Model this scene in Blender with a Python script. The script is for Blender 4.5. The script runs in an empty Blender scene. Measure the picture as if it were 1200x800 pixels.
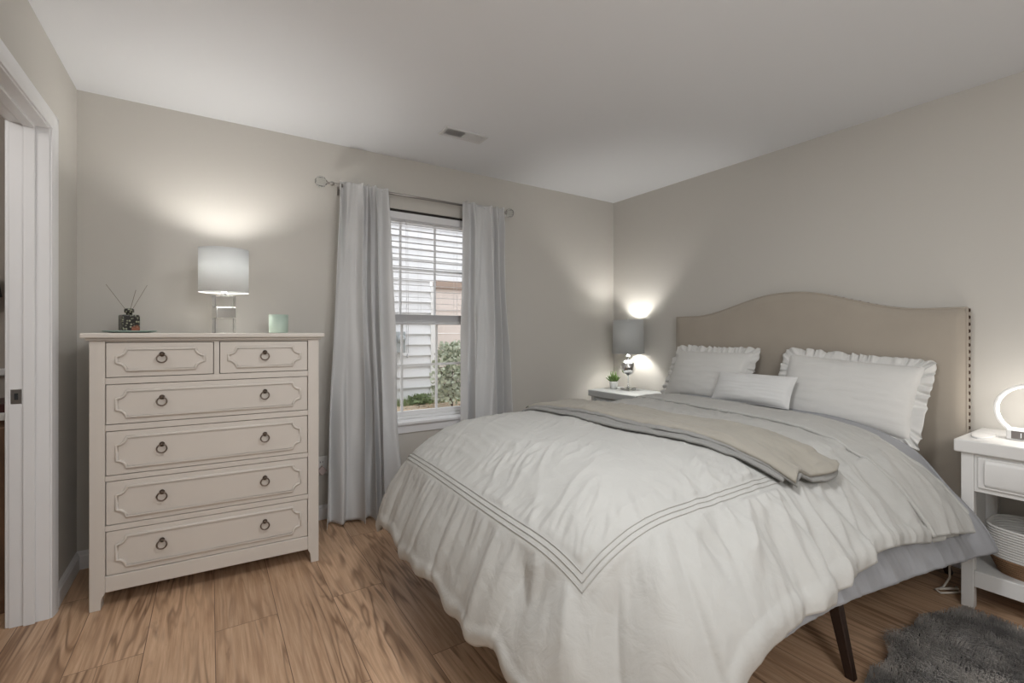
import bpy, math, random
import numpy as np
from mathutils import Vector, Matrix, Euler
R = math.radians
random.seed(4); rng = np.random.RandomState(7)
scn = bpy.context.scene
COL = scn.collection

# ------------------------------------------------------------------ camera, world, lights, exposure
cam_d = bpy.data.cameras.new('camera'); cam = bpy.data.objects.new('camera', cam_d); COL.objects.link(cam)
cam.location = (0, 0, 1.203); cam.rotation_euler = (R(90), 0, R(-33))
cam_d.sensor_width = 36; cam_d.lens = 545/1200*36; cam_d.shift_y = -10/1200; cam_d.clip_start = .02
scn.camera = cam
vs = scn.view_settings
vs.view_transform = 'Standard'; vs.look = 'None'; vs.gamma = 1; vs.use_curve_mapping = False
vs.exposure = 0.58
w = bpy.data.worlds.new('overcast_sky'); scn.world = w; w.use_nodes = True
bg = w.node_tree.nodes['Background']; bg.inputs[0].default_value = (.96, .98, 1, 1); bg.inputs[1].default_value = 1.25

def light(name, kind, loc, energy, color=(1, 1, 1), rot=(0, 0, 0), **kw):
    l = bpy.data.lights.new(name, kind); l.energy = energy; l.color = color
    for k, v in kw.items(): setattr(l, k, v)
    o = bpy.data.objects.new(name, l); COL.objects.link(o); o.location = loc; o.rotation_euler = rot
    return o
# added unseen fill: ceiling disk above the frame, soft point light behind the camera
light('ceiling_fill_disk', 'AREA', (1.0, .85, 2.38), 12.5, (.97, .985, 1), (0, 0, 0), shape='DISK', size=.36)
light('rear_fill_light', 'POINT', (.5, -.75, 1.75), 31, (.96, .98, 1), shadow_soft_size=.25)
light('hall_fill_light', 'POINT', (-1.25, 1.6, 2.2), 9, (1, .97, .93), shadow_soft_size=.1)  # added unseen light to brighten the hall past the doorway

# room (metres): camera stands at the origin
XL, XR, YW, YB, H = -.568, 3.227, 3.19, -1.3, 2.44
WT = .115

# ------------------------------------------------------------------ materials
def newmat(name):
    m = bpy.data.materials.new(name); m.use_nodes = True
    nt = m.node_tree; b = nt.nodes['Principled BSDF']
    return m, nt, b
def srgb(r, g, b):
    f = lambda c: (c/255/12.92 if c/255 <= .04045 else ((c/255+.055)/1.055)**2.4)
    return (f(r), f(g), f(b), 1)
def mat(name, col, rough=.5, metal=0, bump=None, var=0, spec=.5, scale3=None, **kw):
    """plain procedural surface: base colour with mild noise variation, optional noise bump (scale, strength)"""
    m, nt, b = newmat(name)
    b.inputs['Base Color'].default_value = col; b.inputs['Roughness'].default_value = rough
    b.inputs['Metallic'].default_value = metal; b.inputs['Specular IOR Level'].default_value = spec
    for k, v in kw.items(): b.inputs[k].default_value = v
    tc = nt.nodes.new('ShaderNodeTexCoord'); mp = nt.nodes.new('ShaderNodeMapping')
    nt.links.new(tc.outputs['Object'], mp.inputs[0])
    if scale3: mp.inputs['Scale'].default_value = scale3
    if var:
        n = nt.nodes.new('ShaderNodeTexNoise'); n.inputs['Scale'].default_value = 4; n.inputs['Detail'].default_value = 5
        nt.links.new(mp.outputs[0], n.inputs[0])
        cr = nt.nodes.new('ShaderNodeValToRGB')
        c0 = [c*(1-var) for c in col[:3]]+[1]; c1 = [min(1, c*(1+var)) for c in col[:3]]+[1]
        cr.color_ramp.elements[0].position = .3; cr.color_ramp.elements[1].position = .7
        cr.color_ramp.elements[0].color = c0; cr.color_ramp.elements[1].color = c1
        nt.links.new(n.outputs[0], cr.inputs[0]); nt.links.new(cr.outputs[0], b.inputs['Base Color'])
    if bump:
        n = nt.nodes.new('ShaderNodeTexNoise'); n.inputs['Scale'].default_value = bump[0]; n.inputs['Detail'].default_value = 4
        nt.links.new(mp.outputs[0], n.inputs[0])
        bp = nt.nodes.new('ShaderNodeBump'); bp.inputs['Strength'].default_value = bump[1]
        bp.inputs['Distance'].default_value = bump[2] if len(bump) > 2 else .002
        nt.links.new(n.outputs[0], bp.inputs['Height']); nt.links.new(bp.outputs[0], b.inputs['Normal'])
    return m
def emit(name, col, st):
    m, nt, b = newmat(name)
    b.inputs['Base Color'].default_value = col
    b.inputs['Emission Color'].default_value = col; b.inputs['Emission Strength'].default_value = st
    return m
def fabric(name, col, rough=.9, weave=900, wstr=.25, wr=None, translucent=0, transparent=0, var=.03):
    m = mat(name, col, rough, bump=(weave, wstr, .0006), var=var, spec=.15)
    nt = m.node_tree; b = nt.nodes['Principled BSDF']; out = nt.nodes['Material Output']
    b.inputs['Sheen Weight'].default_value = .15; b.inputs['Sheen Roughness'].default_value = .5
    if wr:   # second, larger crumple bump
        tc = nt.nodes.new('ShaderNodeTexCoord'); mp = nt.nodes.new('ShaderNodeMapping'); mp.inputs['Scale'].default_value = wr[2]
        n = nt.nodes.new('ShaderNodeTexNoise'); n.inputs['Scale'].default_value = wr[0]; n.inputs['Detail'].default_value = 6
        n.inputs['Distortion'].default_value = .6
        nt.links.new(tc.outputs['Object'], mp.inputs[0]); nt.links.new(mp.outputs[0], n.inputs[0])
        bp = nt.nodes.new('ShaderNodeBump'); bp.inputs['Strength'].default_value = wr[1]; bp.inputs['Distance'].default_value = .02
        old = b.inputs['Normal'].links[0].from_node
        nt.links.new(n.outputs[0], bp.inputs['Height']); nt.links.new(bp.outputs[0], old.inputs['Normal'])
    last = b.outputs[0]
    if translucent:
        t = nt.nodes.new('ShaderNodeBsdfTranslucent'); t.inputs[0].default_value = col
        mx = nt.nodes.new('ShaderNodeMixShader'); mx.inputs[0].default_value = translucent
        nt.links.new(last, mx.inputs[1]); nt.links.new(t.outputs[0], mx.inputs[2]); last = mx.outputs[0]
    if transparent:
        t = nt.nodes.new('ShaderNodeBsdfTransparent')
        mx = nt.nodes.new('ShaderNodeMixShader'); mx.inputs[0].default_value = transparent
        nt.links.new(last, mx.inputs[1]); nt.links.new(t.outputs[0], mx.inputs[2]); last = mx.outputs[0]
    nt.links.new(last, out.inputs[0])
    return m
def glass(name, col=(1, 1, 1, 1), rough=0, ior=1.45):
    m, nt, b = newmat(name); b.inputs['Base Color'].default_value = col
    b.inputs['Transmission Weight'].default_value = 1; b.inputs['Roughness'].default_value = rough; b.inputs['IOR'].default_value = ior
    return m
def pane_glass():
    m, nt, b = newmat('window_glass'); out = nt.nodes['Material Output']
    t = nt.nodes.new('ShaderNodeBsdfTransparent'); g = nt.nodes.new('ShaderNodeBsdfGlossy'); g.inputs['Roughness'].default_value = .02
    mx = nt.nodes.new('ShaderNodeMixShader'); mx.inputs[0].default_value = .05
    nt.links.new(t.outputs[0], mx.inputs[1]); nt.links.new(g.outputs[0], mx.inputs[2]); nt.links.new(mx.outputs[0], out.inputs[0])
    return m

def floor_mat():
    m, nt, b = newmat('oak_planks'); N = nt.nodes.new; L = nt.links.new
    tc = N('ShaderNodeTexCoord'); sp = N('ShaderNodeSeparateXYZ'); L(tc.outputs['Object'], sp.inputs[0])
    def ma(op, a, v=None, a2=None):
        n = N('ShaderNodeMath'); n.operation = op; L(a, n.inputs[0])
        if a2 is not None: L(a2, n.inputs[1])
        elif v is not None: n.inputs[1].default_value = v
        return n.outputs[0]
    u = ma('ADD', sp.outputs[1], 12.78); v = ma('ADD', sp.outputs[0], -.017+.226*40)
    cb = N('ShaderNodeCombineXYZ'); L(u, cb.inputs[0]); L(v, cb.inputs[1])
    br = N('ShaderNodeTexBrick'); L(cb.outputs[0], br.inputs[0]); br.offset = .5; br.offset_frequency = 2
    br.inputs['Color1'].default_value = (0, 0, 0, 1); br.inputs['Color2'].default_value = (1, 1, 1, 1); br.inputs['Mortar'].default_value = (.5, .5, .5, 1)
    br.inputs['Scale'].default_value = 1; br.inputs['Mortar Size'].default_value = .0016; br.inputs['Mortar Smooth'].default_value = .3
    br.inputs['Bias'].default_value = 0; br.inputs['Brick Width'].default_value = 1.2; br.inputs['Row Height'].default_value = .226
    seed = ma('MULTIPLY', br.outputs['Color'], 23.0)
    def noise(sx, sy, sc, det, dist, rough=.55):
        mp = N('ShaderNodeMapping'); mp.inputs['Scale'].default_value = (sx, sy, 1); L(tc.outputs['Object'], mp.inputs[0])
        n = N('ShaderNodeTexNoise'); n.noise_dimensions = '4D'; L(mp.outputs[0], n.inputs['Vector']); L(seed, n.inputs['W'])
        n.inputs['Scale'].default_value = sc; n.inputs['Detail'].default_value = det; n.inputs['Distortion'].default_value = dist
        n.inputs['Roughness'].default_value = rough
        return n.outputs[0]
    g1 = noise(5.2, .42, 1.5, 3, .55)          # broad cathedral figure
    g2 = noise(60, 2.2, 1.5, 6, .4, .65)    # fine fibres
    g3 = noise(4.0, 1.0, 2.4, 3, 1.6)       # knots / blotches
    ring = ma('SINE', ma('MULTIPLY', g1, 62.0)); ring = ma('MULTIPLY', ma('ADD', ring, 1.0), .5)
    ring = ma('POWER', ring, 3.0)
    def ramp(src, stops):
        cr = N('ShaderNodeValToRGB'); L(src, cr.inputs[0])
        el = cr.color_ramp.elements
        while len(el) < len(stops): el.new(.5)
        for e, (p, c) in zip(el, stops): e.position = p; e.color = c
        return cr.outputs[0]
    base = ramp(g2, [(.25, srgb(168, 133, 104)), (.5, srgb(199, 165, 135)), (.75, srgb(220, 190, 162))])
    tint = ramp(br.outputs['Color'], [(0, (.84, .82, .80, 1)), (1, (1.08, 1.07, 1.06, 1))])
    def mix(mode, fac, a, c2):
        mx = N('ShaderNodeMix'); mx.data_type = 'RGBA'; mx.blend_type = mode
        if isinstance(fac, float): mx.inputs[0].default_value = fac
        else: L(fac, mx.inputs[0])
        L(a, mx.inputs[6])
        if isinstance(c2, tuple): mx.inputs[7].default_value = c2
        else: L(c2, mx.inputs[7])
        return mx.outputs[2]
    c = mix('MULTIPLY', 1.0, base, tint)
    g4 = noise(2.6, .7, 1.6, 2, .8)
    msk = ramp(g4, [(.40, (.10, .10, .10, 1)), (.62, (1, 1, 1, 1))])
    dk = ma('MULTIPLY', ma('MULTIPLY', ring, 1.1), a2=msk); dk = ma('MULTIPLY', dk, a2=g2)
    c = mix('MIX', ma('MULTIPLY', dk, 1.3), c, srgb(104, 72, 48))
    kn = ramp(g3, [(.63, (0, 0, 0, 1)), (.76, (1, 1, 1, 1))])
    c = mix('MIX', ma('MULTIPLY', kn, .55), c, srgb(92, 64, 44))
    c = mix('MIX', ma('MULTIPLY', br.outputs['Fac'], .75), c, srgb(70, 48, 33))
    L(c, b.inputs['Base Color'])
    b.inputs['Roughness'].default_value = .42; b.inputs['Specular IOR Level'].default_value = .35
    bp = N('ShaderNodeBump'); bp.inputs['Strength'].default_value = .25; bp.inputs['Distance'].default_value = .002
    hh = ma('SUBTRACT', ma('MULTIPLY', g2, .5), a2=br.outputs['Fac']); L(hh, bp.inputs['Height']); L(bp.outputs[0], b.inputs['Normal'])
    return m

M = {}
M['wall'] = mat('greige_wall_paint', srgb(202, 198.5, 192), .85, bump=(220, .12, .001), spec=.2)
M['ceil'] = mat('ceiling_paint', srgb(231, 233, 236), .9, bump=(160, .12, .001), spec=.1)
M['trim'] = mat('white_trim_paint', srgb(232, 232, 233), .4, var=.01)
M['floor'] = floor_mat()
M['dresser'] = mat('blush_white_lacquer', srgb(212, 205, 197), .42, var=.012, bump=(60, .05, .001))
M['dresser_gap'] = mat('drawer_shadow_gap', srgb(88, 78, 70), .8)
M['pull'] = mat('aged_nickel', srgb(120, 108, 98), .35, 1.0)
M['white_paint'] = mat('white_furniture_paint', srgb(226, 225, 223), .4, var=.01)
M['grey_paint'] = mat('grey_furniture_paint', srgb(184, 187, 187), .45, var=.01)
M['duvet'] = fabric('ivory_cotton', srgb(184, 183, 179), .92, wr=(14, .28, (1, 1, 1)))
M['piping'] = fabric('stitching_thread', srgb(176, 173, 168))
M['greycloth'] = fabric('grey_cotton', srgb(156, 157, 161), .92, wr=(9, .2, (1, 1, 1)))
M['sham'] = fabric('white_linen', srgb(216, 215, 212), .92, wr=(8, .25, (.6, 1, 2.2)))
M['lumbar'] = fabric('white_brushed_cotton', srgb(220, 220, 219), .92, wr=(5, .1, (1, 1, 1)))
M['throw'] = fabric('taupe_knit', srgb(160, 155, 145), .95, weave=500, wstr=.6, var=.06)
M['throw2'] = fabric('grey_knit', srgb(142, 141, 138), .95, weave=500, wstr=.6, var=.06)
M['curtain'] = fabric('pale_grey_voile', srgb(236, 236, 236), .9, weave=700, wstr=.15, translucent=.35, transparent=.04)
M['headboard'] = fabric('beige_linen_upholstery', srgb(170, 161, 149), .9, weave=650, wstr=.5, var=.035)
M['nail'] = mat('bronze_nailheads', srgb(70, 52, 42), .35, .9)
M['bedmetal'] = mat('dark_brown_metal', srgb(58, 42, 34), .4, .3)
M['slat'] = mat('pine_slats', srgb(160, 130, 98), .7)
M['mattress'] = fabric('mattress_ticking', srgb(222, 220, 216))
M['chrome'] = mat('chrome', (.8, .8, .8, 1), .08, 1)
M['steel'] = mat('brushed_steel', (.55, .54, .53, 1), .3, 1)
M['rod'] = mat('brushed_nickel_rod', (.38, .36, .34, 1), .35, 1)
M['crystal'] = glass('crystal', (.86, .88, .88, 1), .12, 1.5)
M['acrylic'] = glass('clear_acrylic', (.97, .98, .98, 1), 0, 1.45)
M['shade_w'] = fabric('white_linen_shade', srgb(222, 224, 224), .9, weave=800, translucent=.12)
M['shade_g'] = fabric('grey_satin_shade', srgb(196, 198, 197), .6, weave=800, translucent=.02)
M['bulb'] = emit('bulb_glass', (1, .93, .82, 1), 6)
M['led'] = emit('led_strip', (1, .97, .93, 1), 2.2)
M['white_plastic'] = mat('white_plastic', srgb(235, 234, 232), .35)
M['clockface'] = mat('clock_display', srgb(120, 114, 110), .2)
M['digit'] = emit('clock_digits', srgb(225, 228, 226), .5)
M['blind'] = mat('white_vinyl_blind', srgb(228, 228, 230), .5)
M['blindstack'] = mat('white_vinyl_slat_edges', srgb(216, 216, 219), .55)
M['gap'] = mat('dark_shadow_strip', srgb(38, 34, 32), .7)
M['vinyl'] = mat('white_vinyl_sash', srgb(236, 236, 236), .4)
M['glass'] = pane_glass()
M['siding'] = mat('white_vinyl_siding', srgb(232, 233, 236), .6, bump=(40, .05))
M['panel_beige'] = mat('beige_door_paint', srgb(226, 214, 208), .7)
M['brick'] = mat('neighbour_trim', srgb(170, 150, 138), .8)
M['meter'] = mat('grey_meter_enamel', srgb(172, 178, 182), .5, .2)
M['darkpipe'] = mat('dark_conduit', srgb(92, 92, 94), .6)
M['soil'] = mat('leaf_mulch_soil', srgb(205, 190, 170), .95, bump=(30, .8, .02), var=.3)
M['leaf'] = mat('shrub_leaf', srgb(128, 146, 104), .6, var=.3)
M['leaf2'] = mat('shrub_leaf_pale', srgb(196, 204, 184), .6, var=.2)
M['twig'] = mat('brown_twig', srgb(98, 78, 60), .8)
M['hallwall'] = mat('hall_wall_paint', srgb(176, 168, 160), .85)
M['hallwood'] = mat('brown_wood_cabinet', srgb(112, 86, 66), .55, var=.35, scale3=(6, 6, 1.2))
M['redwood'] = mat('dark_red_wood', srgb(64, 30, 28), .4)
M['mint'] = mat('mint_glass_candle', srgb(178, 196, 184), .3, var=.05)
M['teal'] = mat('pale_teal_ceramic', srgb(150, 172, 164), .3)
M['wax'] = mat('pale_wax', srgb(205, 214, 202), .6)
M['reed'] = mat('pale_reed', srgb(142, 134, 122), .8)
M['pot'] = mat('white_ceramic', srgb(238, 238, 236), .35)
M['succ'] = mat('succulent_green', srgb(104, 130, 70), .5, var=.25)
M['rope'] = mat('white_cotton_rope', srgb(214, 212, 208), .9, bump=(400, .5, .002))
M['wicker'] = mat('brown_seagrass', srgb(140, 108, 80), .85, bump=(220, .8, .004), var=.35)
M['wicker_d'] = mat('grey_rope_handle', srgb(150, 144, 138), .9, bump=(400, .5, .002))
M['cord'] = mat('white_cable', srgb(222, 214, 202), .5)
M['pink'] = mat('pale_pink_plastic', srgb(214, 196, 192), .5)
M['dark'] = mat('black_void', srgb(40, 40, 42), .8)
M['ventgrey'] = mat('vent_enamel', srgb(214, 214, 214), .5)
M['rugbase'] = mat('rug_backing', srgb(84, 84, 86), .95)

def bottle_mat():
    m, nt, b = newmat('mosaic_glass_bottle'); N = nt.nodes.new; L = nt.links.new
    tc = N('ShaderNodeTexCoord'); v = N('ShaderNodeTexVoronoi'); v.inputs['Scale'].default_value = 95
    L(tc.outputs['Object'], v.inputs[0])
    cr = N('ShaderNodeValToRGB'); L(v.outputs['Distance'], cr.inputs[0])
    e = cr.color_ramp.elements; e[0].position = .25; e[0].color = srgb(150, 150, 128); e[1].position = .5; e[1].color = srgb(40, 38, 36)
    n = N('ShaderNodeTexNoise'); n.inputs['Scale'].default_value = 16; L(tc.outputs['Object'], n.inputs[0])
    c2 = N('ShaderNodeValToRGB'); L(n.outputs[0], c2.inputs[0]); e = c2.color_ramp.elements
    e[0].position = .58; e[0].color = (0, 0, 0, 1); e[1].position = .66; e[1].color = (1, 1, 1, 1)
    mx = N('ShaderNodeMix'); mx.data_type = 'RGBA'; L(c2.outputs[0], mx.inputs[0]); L(cr.outputs[0], mx.inputs[6]); mx.inputs[7].default_value = srgb(150, 92, 70)
    L(mx.outputs[2], b.inputs['Base Color']); b.inputs['Roughness'].default_value = .25
    return m
M['bottle'] = bottle_mat()
def fur_mat():
    m, nt, b = newmat('grey_fur'); N = nt.nodes.new; L = nt.links.new
    tc = N('ShaderNodeTexCoord'); n = N('ShaderNodeTexNoise'); n.inputs['Scale'].default_value = 9; n.inputs['Detail'].default_value = 4
    L(tc.outputs['Object'], n.inputs[0]); cr = N('ShaderNodeValToRGB'); L(n.outputs[0], cr.inputs[0])
    e = cr.color_ramp.elements; e[0].position = .35; e[0].color = srgb(146, 142, 139); e[1].position = .68; e[1].color = srgb(224, 218, 212)
    L(cr.outputs[0], b.inputs['Base Color']); b.inputs['Roughness'].default_value = .8
    return m
M['fur'] = fur_mat()

# ------------------------------------------------------------------ mesh helpers
class MB:
    def __init__(s): s.v = []; s.f = []
    def add(s, verts, faces):
        o = len(s.v); s.v += [tuple(map(float, p)) for p in verts]; s.f += [tuple(i+o for i in f) for f in faces]; return s
    def box(s, x0, x1, y0, y1, z0, z1):
        v = [(x, y, z) for z in (z0, z1) for y in (y0, y1) for x in (x0, x1)]
        return s.add(v, [(0, 2, 3, 1), (4, 5, 7, 6), (0, 1, 5, 4), (2, 6, 7, 3), (0, 4, 6, 2), (1, 3, 7, 5)])
    def hexa(s, bot, top):   # two quads (4 pts each, same winding seen from above ccw)
        return s.add(list(bot)+list(top), [(3, 2, 1, 0), (4, 5, 6, 7), (0, 1, 5, 4), (1, 2, 6, 5), (2, 3, 7, 6), (3, 0, 4, 7)])
    def prism(s, poly, axis, a0, a1):  # poly 2d ccw in the other two axes
        def P(p, a):
            return {'x': (a, p[0], p[1]), 'y': (p[0], a, p[1]), 'z': (p[0], p[1], a)}[axis]
        n = len(poly); v = [P(p, a0) for p in poly]+[P(p, a1) for p in poly]
        return s.add(v, [tuple(range(n))[::-1], tuple(range(n, 2*n))]+[(i, (i+1) % n, n+(i+1) % n, n+i) for i in range(n)])
    def lathe(s, prof, c=(0, 0, 0), n=32, axis='z', cap=True):
        v = []
        for r, z in prof:
            for k in range(n):
                a = 2*math.pi*k/n; p = (r*math.cos(a), r*math.sin(a), z)
                if axis == 'x': p = (p[2], p[0], p[1])
                if axis == 'y': p = (p[0], -p[2], p[1]) if False else (p[1], p[2], p[0])
                v.append((c[0]+p[0], c[1]+p[1], c[2]+p[2]))
        f = []
        for i in range(len(prof)-1):
            for k in range(n):
                k2 = (k+1) % n; f.append((i*n+k, i*n+k2, (i+1)*n+k2, (i+1)*n+k))
        if cap:
            f.append(tuple(range(n))[::-1]); m = (len(prof)-1)*n; f.append(tuple(range(m, m+n)))
        return s.add(v, f)
    def tube(s, pts, r, n=8, closed=False):
        P = [Vector(p) for p in pts]; m = len(P); v = []; up = None
        rr = r if hasattr(r, '__len__') else [r]*m
        for i in range(m):
            a = P[i-1] if (i > 0 or closed) else P[i]; b = P[(i+1) % m] if (i < m-1 or closed) else P[i]
            t = (b-a).normalized()
            if up is None: up = Vector((0, 0, 1)) if abs(t.z) < .9 else Vector((1, 0, 0))
            u = t.cross(up).normalized(); up = u.cross(t).normalized()
            for k in range(n):
                an = 2*math.pi*k/n; v.append(P[i]+(u*math.cos(an)+up*math.sin(an))*rr[i])
        f = []
        for i in range(m if closed else m-1):
            j = (i+1) % m
            for k in range(n): f.append((i*n+k, i*n+(k+1) % n, j*n+(k+1) % n, j*n+k))
        if not closed: f += [tuple(range(n))[::-1], tuple(range((m-1)*n, m*n))]
        return s.add(v, f)
    def grid(s, P, wrap=False):
        nu, nv = P.shape[:2]; v = P.reshape(-1, 3); f = []
        for i in range(nu-1):
            for j in range(nv if wrap else nv-1):
                j2 = (j+1) % nv; f.append((i*nv+j, (i+1)*nv+j, (i+1)*nv+j2, i*nv+j2))
        return s.add(v, f)
    def sphere(s, c, r, nu=16, nv=10):
        return s.lathe([(max(1e-4, r[0]*math.sin(math.pi*i/nv)) if hasattr(r, '__len__') else max(1e-4, r*math.sin(math.pi*i/nv)),
                         -(r[1] if hasattr(r, '__len__') else r)*math.cos(math.pi*i/nv)) for i in range(nv+1)], c, nu)
    def build(s, name, m, parent=None, smooth=False, bevel=0, seg=2, solid=None, sub=0, fix=True):
        me = bpy.data.meshes.new(name); me.from_pydata(s.v, [], s.f); me.update()
        if fix:
            import bmesh
            bm = bmesh.new(); bm.from_mesh(me); bmesh.ops.recalc_face_normals(bm, faces=bm.faces); bm.to_mesh(me); bm.free()
        o = bpy.data.objects.new(name, me); COL.objects.link(o)
        if m: me.materials.append(m)
        if smooth: me.polygons.foreach_set('use_smooth', [True]*len(me.polygons))
        if solid:
            md = o.modifiers.new('solid', 'SOLIDIFY'); md.thickness = solid[0]; md.offset = solid[1]
        if bevel:
            md = o.modifiers.new('bevel', 'BEVEL'); md.width = bevel; md.segments = seg; md.limit_method = 'ANGLE'; md.angle_limit = R(40)
            me.polygons.foreach_set('use_smooth', [True]*len(me.polygons))
            wn = o.modifiers.new('wn', 'WEIGHTED_NORMAL'); wn.keep_sharp = True
        if sub:
            md = o.modifiers.new('sub', 'SUBSURF'); md.levels = sub; md.render_levels = sub
        if parent: o.parent = parent
        return o
def tag(o, label=None, cat=None, group=None, kind=None):
    if label: o['label'] = label
    if cat: o['category'] = cat
    if group: o['group'] = group
    if kind: o['kind'] = kind
    return o
def thing(name, label, cat, loc=(0, 0, 0), rot=(0, 0, 0), group=None):
    o = bpy.data.objects.new(name, None); COL.objects.link(o); o.location = loc; o.rotation_euler = rot; o.empty_display_size = .1
    return tag(o, label, cat, group)
def struct(o): o['kind'] = 'structure'; return o
def copy_tree(o, parent=None):
    c = o.copy(); COL.objects.link(c)
    if parent: c.parent = parent
    for ch in list(o.children): copy_tree(ch, c)
    return c

# numpy gradient noise
_perm = rng.permutation(256); _perm = np.concatenate([_perm, _perm]); _g = rng.rand(256)*2*np.pi
def pn(x, y):
    x = np.asarray(x, float); y = np.asarray(y, float); x, y = np.broadcast_arrays(x, y)
    xi = np.floor(x).astype(int); yi = np.floor(y).astype(int); xf = x-xi; yf = y-yi
    u = xf**3*(xf*(xf*6-15)+10); v = yf**3*(yf*(yf*6-15)+10)
    def g(ix, iy, dx, dy):
        a = _g[_perm[(_perm[ix & 255]+iy) & 255]]; return np.cos(a)*dx+np.sin(a)*dy
    a = g(xi, yi, xf, yf); b = g(xi+1, yi, xf-1, yf); c = g(xi, yi+1, xf, yf-1); d = g(xi+1, yi+1, xf-1, yf-1)
    return (a*(1-u)+b*u)*(1-v)+(c*(1-u)+d*u)*v
def fbm(x, y, o=3):
    s = 0; a = 1
    for k in range(o): s = s+a*pn(x*2**k+17*k, y*2**k+5*k); a *= .5
    return s
def sst(a, b, x):
    t = np.clip((x-a)/(b-a), 0, 1); return t*t*(3-2*t)

# ------------------------------------------------------------------ room shell
struct(MB().box(XL-1.6, XR+.15, YB, YW+.15, -.06, 0).build('floor', M['floor']))
struct(MB().box(XL-1.6, XR+.15, YB, YW+.15, H, H+.08).build('ceiling', M['ceil']))
WX0, WX1, WZ0, WZ1 = .835, 1.775, .575, 2.078          # window opening
mb = MB()
mb.box(XL-1.6, WX0, YW, YW+.15, 0, H).box(WX1, XR+.15, YW, YW+.15, 0, H).box(WX0, WX1, YW, YW+.15, 0, WZ0).box(WX0, WX1, YW, YW+.15, WZ1, H)
struct(mb.build('wall_window', M['wall']))
struct(MB().box(XR, XR+.15, YB, YW, 0, H).build('wall_right', M['wall']))
struct(MB().box(XL-1.6, XR+.15, YB-.12, YB, 0, H).build('wall_back', M['wall']))
DY0, DY1, DZ = 1.87, 2.70, 2.062                        # doorway in the left wall
mb = MB().box(XL-WT, XL, DY1+.018, YW, 0, H).box(XL-WT, XL, YB, DY0-.018, 0, H).box(XL-WT, XL, DY0-.018, DY1+.018, DZ+.018, H)
struct(mb.build('wall_left', M['wall']))

def base_prof(h=.092, t=.013):  # (out, z)
    return [(0, 0), (t, 0), (t, h*.72), (t*.75, h*.78), (t*.7, h*.86), (t*.3, h*.95), (t*.2, h), (0, h)]
def baseboard(name, axis, a0, a1, pos, sgn):
    poly = [(pos+sgn*o, z) for o, z in base_prof()]
    if axis == 'x': mb = MB().prism(poly, 'x', a0, a1)
    else: mb = MB().prism(poly, 'y', a0, a1)
    return struct(mb.build(name, M['trim']))
baseboard('baseboard_window', 'x', XL, XR, YW, -1)
baseboard('baseboard_left', 'y', DY1+.09, YW-.013, XL, 1)
baseboard('baseboard_right', 'y', YB, YW-.013, XR, -1)

# doorway: jamb, stop, casing, strike plate
jm = MB()
jm.box(XL-WT-.004, XL+.002, DY1, DY1+.018, 0, DZ+.018).box(XL-WT-.004, XL+.002, DY0-.018, DY0, 0, DZ+.018).box(XL-WT-.004, XL+.002, DY0, DY1, DZ, DZ+.018)
door = struct(jm.build('door_1', M['trim'], bevel=.002))
st = MB().box(XL-.075, XL-.04, DY1-.011, DY1, 0, DZ).box(XL-.075, XL-.04, DY0, DY0+.011, 0, DZ).box(XL-.075, XL-.04, DY0+.011, DY1-.011, DZ-.011, DZ)
st.build('door_stop', M['trim'], door, bevel=.002)
cw = .062
cs = [(0, 0), (.009, 0), (.011, .01), (.014, .02), (.017, .045), (.017, .058), (.012, cw), (0, cw)]    # (out, across) from the opening outwards
c = MB()
c.prism([(XL+o, DY1+.006+a) for o, a in cs], 'z', 0, DZ+.006+cw)
c.prism([(XL+o, DY0-.006-a) for o, a in cs], 'z', 0, DZ+.006+cw)
c.prism([(XL+o, DZ+.006+a) for o, a in cs], 'y', DY0-.006-cw, DY1+.006+cw)
c.build('casing', M['trim'], door)
c2 = MB()
for lo, hi in ((DY1+.006, DY1+.006+cw), (DY0-.006-cw, DY0-.006)): c2.box(XL-WT-.017, XL-WT, lo, hi, 0, DZ+.068)
c2.box(XL-WT-.017, XL-WT, DY0-.006, DY1+.006, DZ+.006, DZ+.068); c2.build('casing', M['trim'], door, bevel=.004)
sp = MB().box(XL-.113, XL-.080, DY1-.002, DY1, .913, .973).build('strike_plate', M['steel'], door, bevel=.001); sp['label'] = 'brushed steel strike plate'
MB().box(XL-.102, XL-.091, DY1-.0026, DY1-.0018, .93, .956).build('strike_hole', M['dark'], sp)

# hall seen through the doorway
hx = XL-WT
struct(MB().box(-2.3, hx-.9, YB, YW, 0, H).build('wall_hall', M['hallwall']))
struct(MB().box(hx-.9, hx-.0, 3.17, YW, 0, H).build('wall_hall_end', M['hallwall']))
cab = thing('hall_cabinet', 'brown wooden cabinet seen through the doorway at the left edge', 'cabinet', (-.98, 3.0, 0))
MB().box(-.27, .275, -.14, .165, .0, .83).build('body', M['hallwood'], cab, bevel=.004)
MB().box(-.25, .255, -.155, -.14, .06, .80).build('door', M['hallwood'], cab, bevel=.004)
MB().box(-.275, .278, -.16, .166, .83, .86).build('worktop', M['white_paint'], cab, bevel=.003)
tag(MB().box(-1.2, -.715, 2.87, 3.12, .86, .90).build('wooden_box', M['redwood'], bevel=.004), 'flat dark red box lying on the cabinet in the hall', 'box')
struct(MB().box(hx-.9, hx-.002, 3.145, 3.17, 1.0, 1.035).build('trim_1', M['trim'], bevel=.006))
sc_ = thing('wall_sconce', 'small black object on the hall wall seen past the door jamb', 'wall light', (-.86, 3.17, 1.43))
MB().lathe([(.02, -.02), (.02, 0)], (0, 0, 0), 20, 'y').build('back_plate', M['dark'], sc_)
MB().lathe([(.035, .1), (.05, 0), (.046, 0), (.031, .1)], (0, -.07, -.06), 20).build('shade', M['dark'], sc_, smooth=True)
MB().tube([(0, -.018, 0), (0, -.05, .01), (0, -.07, .035)], .006).build('arm', M['dark'], sc_, smooth=True)

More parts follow.
